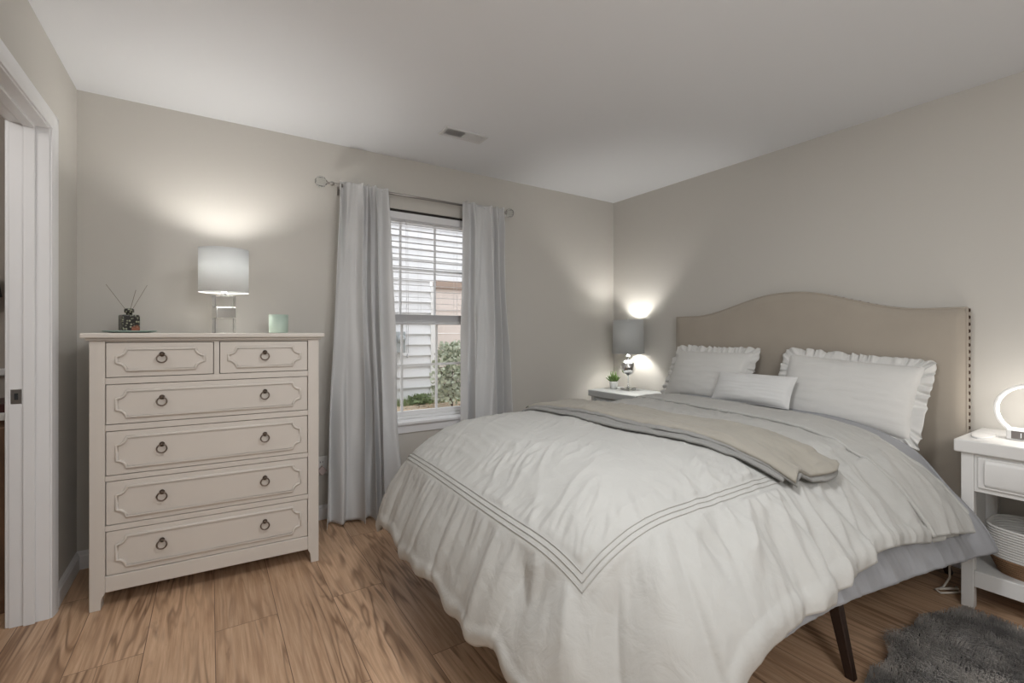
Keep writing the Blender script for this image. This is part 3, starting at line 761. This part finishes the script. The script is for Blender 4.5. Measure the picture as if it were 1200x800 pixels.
def surf(xa, yb, lift=0., wr=1., cap=None):
    e = .004
    P, q, t, da, db = raw(xa, yb)
    a = raw(xa+e, yb)[0]-raw(xa-e, yb)[0]; b = raw(xa, yb+e)[0]-raw(xa, yb-e)[0]
    n = np.cross(a, b); n /= np.linalg.norm(n, axis=-1, keepdims=True)+1e-12
    n = np.where(n[..., 2:3] < -.2, -n, n)
    h = wrinkle(np.asarray(xa, float)+0*P[..., 0], np.asarray(yb, float)+0*P[..., 0], q, t, da, db)*wr+lift
    return P+n*h[..., None]
def hem_n(xa):  # near-side cloth length of the white layer as a function of xa
    return .685+.045*sst(1.9, 1.1, xa)+.010*np.sin(xa*9)+.012*pn(xa*7,xa*0)+.10*sst(1.25, .7, xa)+.10*sst(2.0, 2.75, xa)
na, nb_ = 250, 300
ua = np.linspace(0, 1, na); ub = np.linspace(0, 1, nb_)
HEAD = 2.60
FOOT = XI-.79
A = FOOT+(HEAD-FOOT)*ua
XA = np.repeat(A[:, None], nb_, 1); XA = XA+0
Ylo = YN-hem_n(A); Yhi = YF+.30+.24*sst(1.15, 1.6, A)
YBc = Ylo[:, None]+(Yhi-Ylo)[:, None]*ub[None, :]
# uneven foot hem
XA = XA+(1-ua)[:, None]**6*(.014*np.sin(YBc*13)+.010*np.sin(YBc*29+1))
com = thing('comforter', 'ivory comforter with gathered ruffle skirt and stitched border over the bed', 'comforter', (1.7, 1.6, .75))
off = np.array([1.7, 1.6, .75])
pf = np.clip((ub*(Yhi-Ylo)[:, None])/.07, 0, 1); pu = np.clip((A[:, None]+0*YBc-FOOT)/.06, 0, 1)
S = surf(XA, YBc, .009*(np.sin(np.pi*pf)-(1-pf)*.9)+.008*(np.sin(np.pi*pu)-(1-pu)*.9))
MB().grid(S-off).build('cover', M['duvet'], com, smooth=True, solid=(.022, -1), fix=False)
for k in range(3):
    d = k*.017-.004
    a0 = np.linspace(1.85, XI-SF-d, 160); b0 = np.linspace(YN-SN-d, YF+.20, 160)
    L1 = surf(a0, np.full(160, YN-SN-d), .0015); L2 = surf(np.full(160, XI-SF-d), b0, .0015)
    MB().tube(np.concatenate([L1, L2[1:]])-off, .0015, 6).build('seam_piping', M['piping'], com, smooth=True)
# folded-back cuff near the pillows
ca = np.linspace(0, 1, 60); cbn = np.linspace(0, 1, 240)
A = 2.40+.31*ca; Ylo = YN-(hem_n(A)+.005-.03*(1-ca)); YB2 = Ylo[:, None]+(YF+.545-Ylo)[:, None]*cbn[None, :]
XA2 = np.repeat(A[:, None], 240, 1)+.012*np.sin(YB2*5+1)*(1-ca)[:, None]+.05*(YB2-1.6)*(1-ca)[:, None]
lift = .016+.012*np.sin(np.pi*np.clip(ca, 0, 1))[:, None]+.0*YB2
MB().grid(surf(XA2, YB2, lift, .5)-off).build('folded_cuff', M['duvet'], com, smooth=True, solid=(.016, -1), fix=False)
hr = [surf(np.full(200, 2.708), np.linspace(Ylo[-1]+.07, YF+.53, 200), .004, .5)]
MB().tube(hr[0]-off, .017, 10).build('fold_roll', M['duvet'], com, smooth=True)

# grey under-layer: shows along the pillows and below the white hem on the near side
gq = thing('blanket', 'grey cotton blanket showing under the ivory comforter beside the white nightstand', 'blanket', (1.9, 1.5, .6))
go = np.array([1.9, 1.5, .6])
A = np.linspace(1.0, 2.86, 190)
ln = .70+.03*sst(1.0, 1.3, A)+.125*sst(1.3, 2.75, A)
bb = np.linspace(0, 1, 240); Ylo = YN-ln; YB3 = Ylo[:, None]+(YF+.42-Ylo)[:, None]*bb[None, :]
def tuck(xa, yb):   # the corner swings forward and outward, clear of the nightstand
    dn = np.clip(YN-yb, 0, None)
    return xa-.115*sst(2.45, 2.86, xa)*sst(.40, .66, dn), .045*sst(2.1, 2.8, xa)*sst(.50, .85, dn)
XA3, out3 = tuck(np.repeat(A[:, None], 240, 1), YB3)
_, q3, t3, da3, db3 = raw(XA3, YB3)
mg = sst(.40, .56, db3)
gl = -.030+.036*sst(2.60, 2.74, XA3)+mg*(.008*pn(XA3*16, db3*2)+.006*pn(XA3*34, db3*3))+.004*pn(XA3*6, YB3*6)
MB().grid(surf(XA3, YB3, gl+out3, .15)-go).build('cover', M['greycloth'], gq, smooth=True, solid=(.012, -1), fix=False)
yr = np.linspace(Ylo[-1], YF+.42, 200); xr, outr = tuck(np.full(200, 2.862), yr)
MB().tube(surf(xr, yr, .002+outr, .0)-go, .009, 8).build('rolled_edge', M['greycloth'], gq, smooth=True)

# ---- throw folded across the bed
th = thing('throw_blanket', 'taupe knitted throw folded lengthwise across the middle of the bed', 'throw', (1.8, 1.5, .78))
to = np.array([1.8, 1.5, .78])
def strip(f0, f1, n0, n1, layers):
    """f = far end front/back x, n = near end"""
nU, nV = 60, 200
v = np.linspace(0, 1, nV)[None, :]; u = np.linspace(0, 1, nU)[:, None]
def throw_xy(u, v, fr, bk):
    yb = 2.20+(.83-2.20)*v-.03*(u-.5)*0
    xf_ = np.interp(v, [0, .25, .5, .75, 1], fr); xb2 = np.interp(v, [0, .25, .5, .75, 1], bk)
    return xf_+(xb2-xf_)*u, yb
def throw_layer(fr, bk, lift, v1, m, name, thick, roll):
    vv = v*v1
    X_, Y_ = throw_xy(u, vv, fr, bk)
    Y_ = Y_+0*X_
    Y_ = Y_+(vv > .9)*(.02*np.sin(u*7))*sst(.9, 1, vv)
    hgt = lift*(.72+.28*sst(0, .3, vv))+.005*pn(X_*5+lift*90, Y_*14)+.006*pn(X_*16, Y_*3+lift*70)+.003*pn(X_*34, Y_*5)+.010*sst(.82, 1, vv)*np.sin(u*9+1)
    P = surf(X_, Y_, hgt, .6)
    # rolled front fold
    k = np.clip(1-u/.10, 0, 1); P = P-np.stack([0*k+0*v, 0*k+0*v, roll*(1-np.sqrt(np.clip(1-k*k, 0, 1)))+0*v], -1)
    kb = np.clip((u-.92)/.08, 0, 1); P = P-np.stack([0*kb+0*v, 0*kb+0*v, roll*(1-np.sqrt(np.clip(1-kb*kb, 0, 1)))+0*v], -1)
    return MB().grid(P-to).build(name, m, th, smooth=True, solid=(thick, -1), fix=False)
throw_layer([1.50, 1.52, 1.555, 1.625, 1.70], [1.80, 1.82, 1.88, 1.95, 2.0], .013, .985, M['throw2'], 'under_fold', .009, .004)
throw_layer([1.56, 1.61, 1.655, 1.70, 1.72], [1.84, 1.86, 1.92, 2.0, 2.06], .036, 1.0, M['throw'], 'upper_fold', .016, .014)
throw_layer([1.535, 1.58, 1.62, 1.675, 1.715], [1.83, 1.85, 1.90, 1.98, 2.04], .024, 1.01, M['throw2'], 'middle_fold', .010, .006)
fg = MB()
for k in range(26):
    X_ = 1.56+.29*k/25; p = surf(np.array([X_]), np.array([2.20]), np.array([.018]))[0]
    fg.tube([p, p+np.array([.004*math.sin(k*2.1), .02, .012]), p+np.array([.008*math.sin(k*3.7), .045, -.004-.01*abs(math.sin(k))])], [.004, .0045, .002], 6)
fg2 = MB(); fg2.v = [tuple(np.array(p)-to) for p in fg.v]; fg2.f = fg.f
fg2.build('fringe', M['throw'], th, smooth=True)

# ------------------------------------------------------------------ pillows
def pillow_body(w, h, t, dent, n=56):
    u = np.linspace(-1, 1, n)[:, None]; v = np.linspace(-1, 1, n)[None, :]
    th_ = np.clip(1-np.abs(u)**2.6, 0, 1)**.5*np.clip(1-np.abs(v)**2.6, 0, 1)**.5
    x = u*w/2*(1-dent*(1-np.abs(u)**.01)*0-dent*(1-v*v)*1.0*np.abs(u)**3); z = v*h/2*(1-dent*(1-u*u)*np.abs(v)**3)
    wr = .0035*pn(u*2+5+w, v*6)+.006*pn(u*1.5, v*2+9)
    f = np.stack(np.broadcast_arrays(x, -t/2*th_-wr*th_*1.5, z+h/2), -1); b = np.stack(np.broadcast_arrays(x, t/2*th_, z+h/2), -1)
    return f, b
def sham(label, loc, w, h, t, rot, seed, rw=.055):
    o_ = thing('pillow', label, 'pillow', loc, rot, 'pillows against the headboard')
    f, b = pillow_body(w, h, t, .05)
    MB().grid(f).grid(b[::-1]).build('body', M['sham'], o_, smooth=True)
    if rw:
        rr = np.random.RandomState(seed)
        ring = np.concatenate([f[:, 0], f[-1, 1:], f[::-1, -1][1:], f[0, ::-1][1:-1]]); m_ = len(ring)
        # resample evenly and densely
        cl = np.concatenate([[0], np.cumsum(np.linalg.norm(np.diff(np.vstack([ring, ring[:1]]), axis=0), axis=1))]); Ltot = cl[-1]
        ts = np.linspace(0, Ltot, 900, endpoint=False); rg = np.stack([np.interp(ts, cl, np.append(ring[:, k], ring[0, k])) for k in range(3)], 1)
        cen = np.array([0, 0, h/2]); d = rg-cen; cr = .10
        # outward direction: normal of a rounded rectangle
        ax = np.clip(np.abs(d[:, 0])-(w/2-cr), 0, None)*np.sign(d[:, 0]); az = np.clip(np.abs(d[:, 2])-(h/2-cr), 0, None)*np.sign(d[:, 2])
        N_ = np.stack([ax, 0*ax, az], 1); N_ /= np.linalg.norm(N_, axis=1, keepdims=True)+1e-9
        k = np.linspace(0, 1, 9)
        ph = 2*np.pi*(ts/Ltot*34+1.6*pn(ts*6+seed, 0*ts+.5))
        wob = np.sin(ph)+.45*np.sin(2.3*ph+1)
        env = 1+.5*pn(ts*5+seed, 0*ts+2.5)
        G = rg[:, None, :]+N_[:, None, :]*((rw*k[None, :]*(1+.07*np.sin(ph*1.1))[:, None])[..., None]-.006)
        G[:, :, 1] += (.0125*wob*env)[:, None]*k[None, :]**.8+.010*k[None, :]**2
        tang = np.roll(rg, -1, 0)-np.roll(rg, 1, 0); tang /= np.linalg.norm(tang, axis=1, keepdims=True)+1e-9
        G += tang[:, None, :]*(.006*np.cos(ph))[:, None, None]*k[None, :, None]
        G = np.transpose(G, (1, 0, 2))
        MB().grid(G, wrap=True).build('ruffle', M['sham'], o_, smooth=True, solid=(.0015, 0), fix=False)
    return o_
sham('left ruffle-edged white pillow against the headboard, nearest the grey-shaded lamp', (2.90, 2.045, .735), .62, .37, .15, (R(-26), R(0), R(-90-4)), 3)
sham('right ruffle-edged white pillow against the headboard, nearest the ring lamp', (2.905, 1.19, .690), .66, .395, .16, (R(-24), R(4), R(-90+2)), 8)
lb = thing('pillow', 'small plain white rectangular cushion without ruffle in front of the pillows', 'pillow', (2.775, 1.615, .768), (R(-28), 0, R(-90-2)), 'pillows against the headboard')
f, b = pillow_body(.50, .20, .12, .04)
MB().grid(f).grid(b[::-1]).build('body', M['lumbar'], lb, smooth=True)
ring = np.concatenate([f[:, 0], f[-1, 1:], f[::-1, -1][1:], f[0, ::-1][1:-1]])
MB().tube(ring, .003, 6, True).build('edge_seam', M['lumbar'], lb, smooth=True)

# ------------------------------------------------------------------ nightstands (front faces -x; local origin at the front left corner seen from the bed)
def nightstand(name, label, loc, m, hgt, W, D, shelf=True):
    """local: x 0 front .. D back, y 0 (left end as seen) .. -W"""
    o_ = thing(name, label, 'nightstand', loc, group='nightstands beside the bed')
    MB().box(-.02, D, -W-.02, .02, hgt-.055, hgt).build('top', m, o_, bevel=.006, seg=3)
    t = .042
    for x in (0, D-t):
        for y in (-t, -W): MB().box(x, x+t, y, y+t, 0, hgt-.055).build('leg', m, o_, bevel=.003)
    ap = MB(); z0 = hgt-.222
    ap.box(.006, .024, -W+t, -t, z0, hgt-.055).box(t, D-t, -.030, -.008, z0, hgt-.055).box(t, D-t, -W+.008, -W+.030, z0, hgt-.055).box(D-.02, D-.006, -W+t, -t, z0, hgt-.055)
    ap.build('apron', m, o_, bevel=.002)
    dw = MB().box(-.004, .010, -W+t+.012, -t-.012, z0+.02, hgt-.07).build('drawer', m, o_, bevel=.003)
    MB().prism([(-.018, z0+.045), (-.004, z0+.028), (-.004, hgt-.078), (-.018, hgt-.095)], 'y', -W+t+.035, -t-.035).build('raised_panel', m, dw, bevel=.003)
    MB().sphere((-.026, -W/2, (z0+hgt-.05)/2), .012).build('knob', M['steel'], dw, smooth=True)
    MB().box(.004, D-.004, -W+.004, -.004, .125, .150).box(0.002, .022, -W+t, -t, .098, .168).build('shelf', m, o_, bevel=.003)
    return o_
NX, NYY = 2.79, .645
nightstand('nightstand', 'white nightstand with open shelf at the right edge, under the ring lamp', (NX, NYY, 0), M['white_paint'], .735, .56, .42)
nightstand('nightstand', 'grey nightstand in the room corner under the grey-shaded lamp', (2.82, 3.06, 0), M['grey_paint'], .705, .50, .39)

# corner lamp
cl = thing('table_lamp', 'silver ball lamp with grey drum shade on the corner nightstand', 'lamp', (3.075, 2.865, .705))
MB().box(-.048, .048, -.048, .048, 0, .018).build('base', M['acrylic'], cl, bevel=.003)
MB().lathe([(.014, .018), (.012, .024), (.007, .03), (.007, .118), (.013, .124), (.013, .130)], (0, 0, 0), 20).build('stem', M['chrome'], cl, smooth=True)
MB().sphere((0, 0, .198), (.066, .070), 36, 20).build('ball', M['chrome'], cl, smooth=True)
MB().lathe([(.02, .262), (.024, .268), (.015, .275), (.024, .290), (.024, .296), (.012, .302), (.012, .345)], (0, 0, 0), 24).build('neck', M['chrome'], cl, smooth=True)
MB().sphere((0, 0, .39), (.026, .040)).build('bulb', M['bulb'], cl, smooth=True)
z0, z1, r0, r1 = .318, .610, .137, .130
s2 = MB().lathe([(r0, z0), (r1, z1)], (0, 0, 0), 56, cap=False).build('lamp_shade', M['shade_g'], cl, smooth=True, solid=(.002, -1))
for zz, rr_ in ((z0+.001, r0), (z1-.001, r1)):
    MB().tube([((rr_-.001)*math.cos(a), (rr_-.001)*math.sin(a), zz) for a in np.linspace(0, 2*math.pi, 57)[:-1]], .0022, 6, True).build('rim', M['shade_g'], s2, smooth=True)
hp = MB().tube([(0, .012, .345), (0, .045, .40), (0, .035, .50), (0, 0, .605)], .0013, 5).tube([(0, -.012, .345), (0, -.045, .40), (0, -.035, .50), (0, 0, .605)], .0013, 5)
for k in range(3):
    a = 2*math.pi*k/3; hp.tube([(0, 0, .605), (r1*.98*math.cos(a), r1*.98*math.sin(a), z1-.004)], .0015, 5)
hp.build('harp', M['rod'], cl, smooth=True)
MB().lathe([(.004, .605), (.006, .612), (.008, .62), (.004, .628), (.0005, .63)], (0, 0, 0), 14).build('finial', M['chrome'], cl, smooth=True)
light('corner_lamp_bulb', 'POINT', (3.075, 2.865, .705+.47), 8.0, (1, .97, .92), shadow_soft_size=.03)
# succulent
su = thing('potted_succulent', 'tiny green succulent in a white pot on the corner nightstand', 'potted plant', (3.02, 2.985, .705))
MB().lathe([(.030, 0), (.037, .05), (.040, .068), (.036, .068), (.034, .06), (.001, .058)], (0, 0, 0), 28).build('pot', M['pot'], su, smooth=True)
lf = MB(); rr = np.random.RandomState(2)
for k in range(26):
    a = k*2.4; el = R(25+55*(k/26)); L = .075-.018*(k/26)+.03*(k > 20)
    d = Vector((math.cos(a)*math.cos(el), math.sin(a)*math.cos(el), math.sin(el))); base = Vector((0, 0, .056))+d*.006
    lf.tube([base, base+d*L*.35, base+d*L*.7+Vector((0, 0, .004)), base+d*L+Vector((0, 0, .010))], [.004, .0075, .006, .0008], 6)
lf.build('leaves', M['succ'], su, smooth=True)

# ring lamp with clock base
rgl = thing('ring_lamp', 'glowing white ring lamp with a clock base on the white nightstand', 'lamp', (2.99, .462, .735))
MB().box(-.045, .045, -.075, .072, 0, .045).build('base', M['white_plastic'], rgl, bevel=.006, seg=3)
fc = MB().box(-.0465, -.0445, -.066, .056, .006, .040).build('display', M['clockface'], rgl, bevel=.001)
SEG = {'1': 'bc', '2': 'abged', '0': 'abcdef', '8': 'abcdefg', '3': 'abgcd'}
dg = MB()
for i, ch in enumerate('1203'):
    yc = .036-.022*i-(.008 if i > 1 else 0); w_, h_ = .011, .021; zc = .0125; x = -.0472; t = .0022
    segs = {'a': (0, w_, h_-t, h_), 'g': (0, w_, h_/2-t/2, h_/2+t/2), 'd': (0, w_, 0, t), 'f': (0, t, h_/2, h_), 'b': (w_-t, w_, h_/2, h_), 'e': (0, t, 0, h_/2), 'c': (w_-t, w_, 0, h_/2)}
    for s_ in SEG[ch]:
        a0, a1, b0, b1 = segs[s_]; dg.box(x, x+.0008, yc-a1, yc-a0, zc+b0, zc+b1)
dg.build('digits', M['digit'], fc)
rc, rrad = .128, .112
pts_o = [(0, (rrad)*math.cos(a), rc+rrad*math.sin(a)) for a in np.linspace(0, 2*math.pi, 65)[:-1]]
hoop = MB(); prof_ = [(-.012, .006), (.012, .006), (.012, -.004), (-.012, -.004)]
V = np.array([[(px, (rrad+pr_)*math.cos(a), rc+(rrad+pr_)*math.sin(a)) for px, pr_ in prof_] for a in np.linspace(0, 2*math.pi, 81)])
hoop.grid(V, wrap=True).build('hoop', M['white_plastic'], rgl, smooth=False, bevel=.002)
V = np.array([[(px, (rrad+pr_)*math.cos(a), rc+(rrad+pr_)*math.sin(a)) for px, pr_ in ((-.010, -.0041), (.010, -.0041), (.009, -.009), (-.009, -.009))] for a in np.linspace(0, 2*math.pi, 81)])
MB().grid(V, wrap=True).build('light_strip', M['led'], rgl, smooth=False)
light('ring_lamp_glow', 'POINT', (2.985, .462, .735+rc+.02), 1.3, (1, .95, .88), shadow_soft_size=.09)
tr = tag(MB().prism([(.10*math.cos(a)*(1 if abs(math.cos(a)) > .2 else 1), .036*math.sin(a)) for a in np.linspace(0, 2*math.pi, 41)[:-1]], 'z', 0, .008).build('tray', M['white_plastic'], bevel=.002), 'flat slim white tray on the white nightstand beside the ring lamp', 'tray')
tr.location = (2.95, .605, .735)

# basket on the nightstand shelf
bk = thing('basket', 'white rope basket with brown woven bottom on the nightstand shelf', 'basket', (2.995, .355, .150))
def oval(a, b, n=64, p=3.2):
    return [(a*np.sign(math.cos(t))*abs(math.cos(t))**(2/p), b*np.sign(math.sin(t))*abs(math.sin(t))**(2/p)) for t in np.linspace(0, 2*math.pi, n+1)[:-1]]
def coils(name, z0, z1, a0, a1, b0, b1, m, r):
    mb_ = MB(); n = int((z1-z0)/(r*1.75))
    for k in range(n+1):
        f_ = k/max(1, n); mb_.tube([(x, y, z0+(z1-z0)*f_) for x, y in oval(a0+(a1-a0)*f_, b0+(b1-b0)*f_)], r, 8, True)
    return mb_.build(name, m, bk, smooth=True)
coils('woven_base', .006, .070, .110, .135, .205, .232, M['wicker'], .006)
MB().prism(oval(.112, .207), 'z', 0, .012).build('bottom', M['wicker'], bk)
coils('rope_body', .080, .205, .136, .150, .233, .240, M['rope'], .006)
for s in (-1, 1):
    MB().tube([(s*.148, y, .195+.055*math.sqrt(max(0, 1-(y/.075)**2))) for y in np.linspace(-.075, .075, 15)], .007, 8).build('handle', M['wicker_d'], bk, smooth=True)

# loose cable under the bed head
cb = MB(); cb_pts = [(3.05, .80, .29), (2.98, .775, .18), (2.965, .77, .05), (2.93, .785, .008), (2.88, .80, .006), (2.86, .775, .008), (2.91, .74, .010), (2.97, .72, .007), (3.03, .73, .006), (3.06, .72, .10), (3.08, .71, .22)]; cb.tube([(x-.04, y-.055, z) for x, y, z in cb_pts], .0045, 8)
cb.tube([(2.86, .735, .008), (2.89, .705, .014), (2.92, .687, .010), (2.95, .697, .006)], .006, 8)
tag(cb.build('cable', M['cord'], smooth=True), 'white power cable looped on the floor under the bed head', 'cable')

# ------------------------------------------------------------------ shaggy rug
rug = thing('rug', 'shaggy grey fur rug on the floor beside the bed', 'rug', (2.0, .1, 0))
def inside(x, y):
    e1 = .692+.022*np.sin(x*9)+.014*np.sin(x*23+1)
    e2 = 2.735+.018*np.sin(y*11)
    lim = np.where(x > 2.60, e1-(np.clip(x-2.60, 0, None)/.12)**2*.08, e1)
    return (y < lim) & (x < e2) & (x > 1.52+.02*np.sin(y*13)) & (y > -.44)
xs = np.arange(1.56, 2.69, .03)
poly = [(x, float(.685+.022*math.sin(x*9)-(max(0, x-2.60)/.12)**2*.08)) for x in xs]+[(2.70, .45), (2.70, -.42), (1.56, -.42)]
MB().prism([(x-2.0, y-.1) for x, y in poly][::-1], 'z', .001, .012).build('backing', M['rugbase'], rug)
rr = np.random.RandomState(21)
n = 52000; px = 1.55+1.17*rr.rand(n); py = -.45+1.20*rr.rand(n); k = inside(px, py); px, py = px[k], py[k]; n = len(px)
ang = 2.6*pn(px*2.2, py*2.2)+1.1*pn(px*6+3, py*6)+R(200); ln = .040+.022*rr.rand(n); lay = .55+.25*pn(px*5, py*5+8)
dx, dy = np.cos(ang+.35*rr.randn(n)), np.sin(ang+.35*rr.randn(n))
b0 = np.stack([px, py, np.full(n, .011)], 1); side = np.stack([-dy, dx, 0*dx], 1)*.0011
mid = b0+np.stack([dx*ln*.35*lay, dy*ln*.35*lay, ln*.55], 1); tip = b0+np.stack([dx*ln*1.1*lay, dy*ln*1.1*lay, ln*(.85-.25*lay)], 1)
Vv = np.stack([b0-side, b0+side, mid+side*.8, mid-side*.8, tip], 1)-np.array([2.0, .1, 0])
me = bpy.data.meshes.new('fur_pile'); ii = np.arange(n)[:, None]*5
faces = np.concatenate([ii+np.array([[0, 1, 2, 3]])], 0).tolist()+(ii+np.array([[3, 2, 4]])).tolist()
me.from_pydata(Vv.reshape(-1, 3).tolist(), [], faces); me.materials.append(M['fur'])
fo = bpy.data.objects.new('fur_pile', me); COL.objects.link(fo); fo.parent = rug; fo['kind'] = 'stuff'
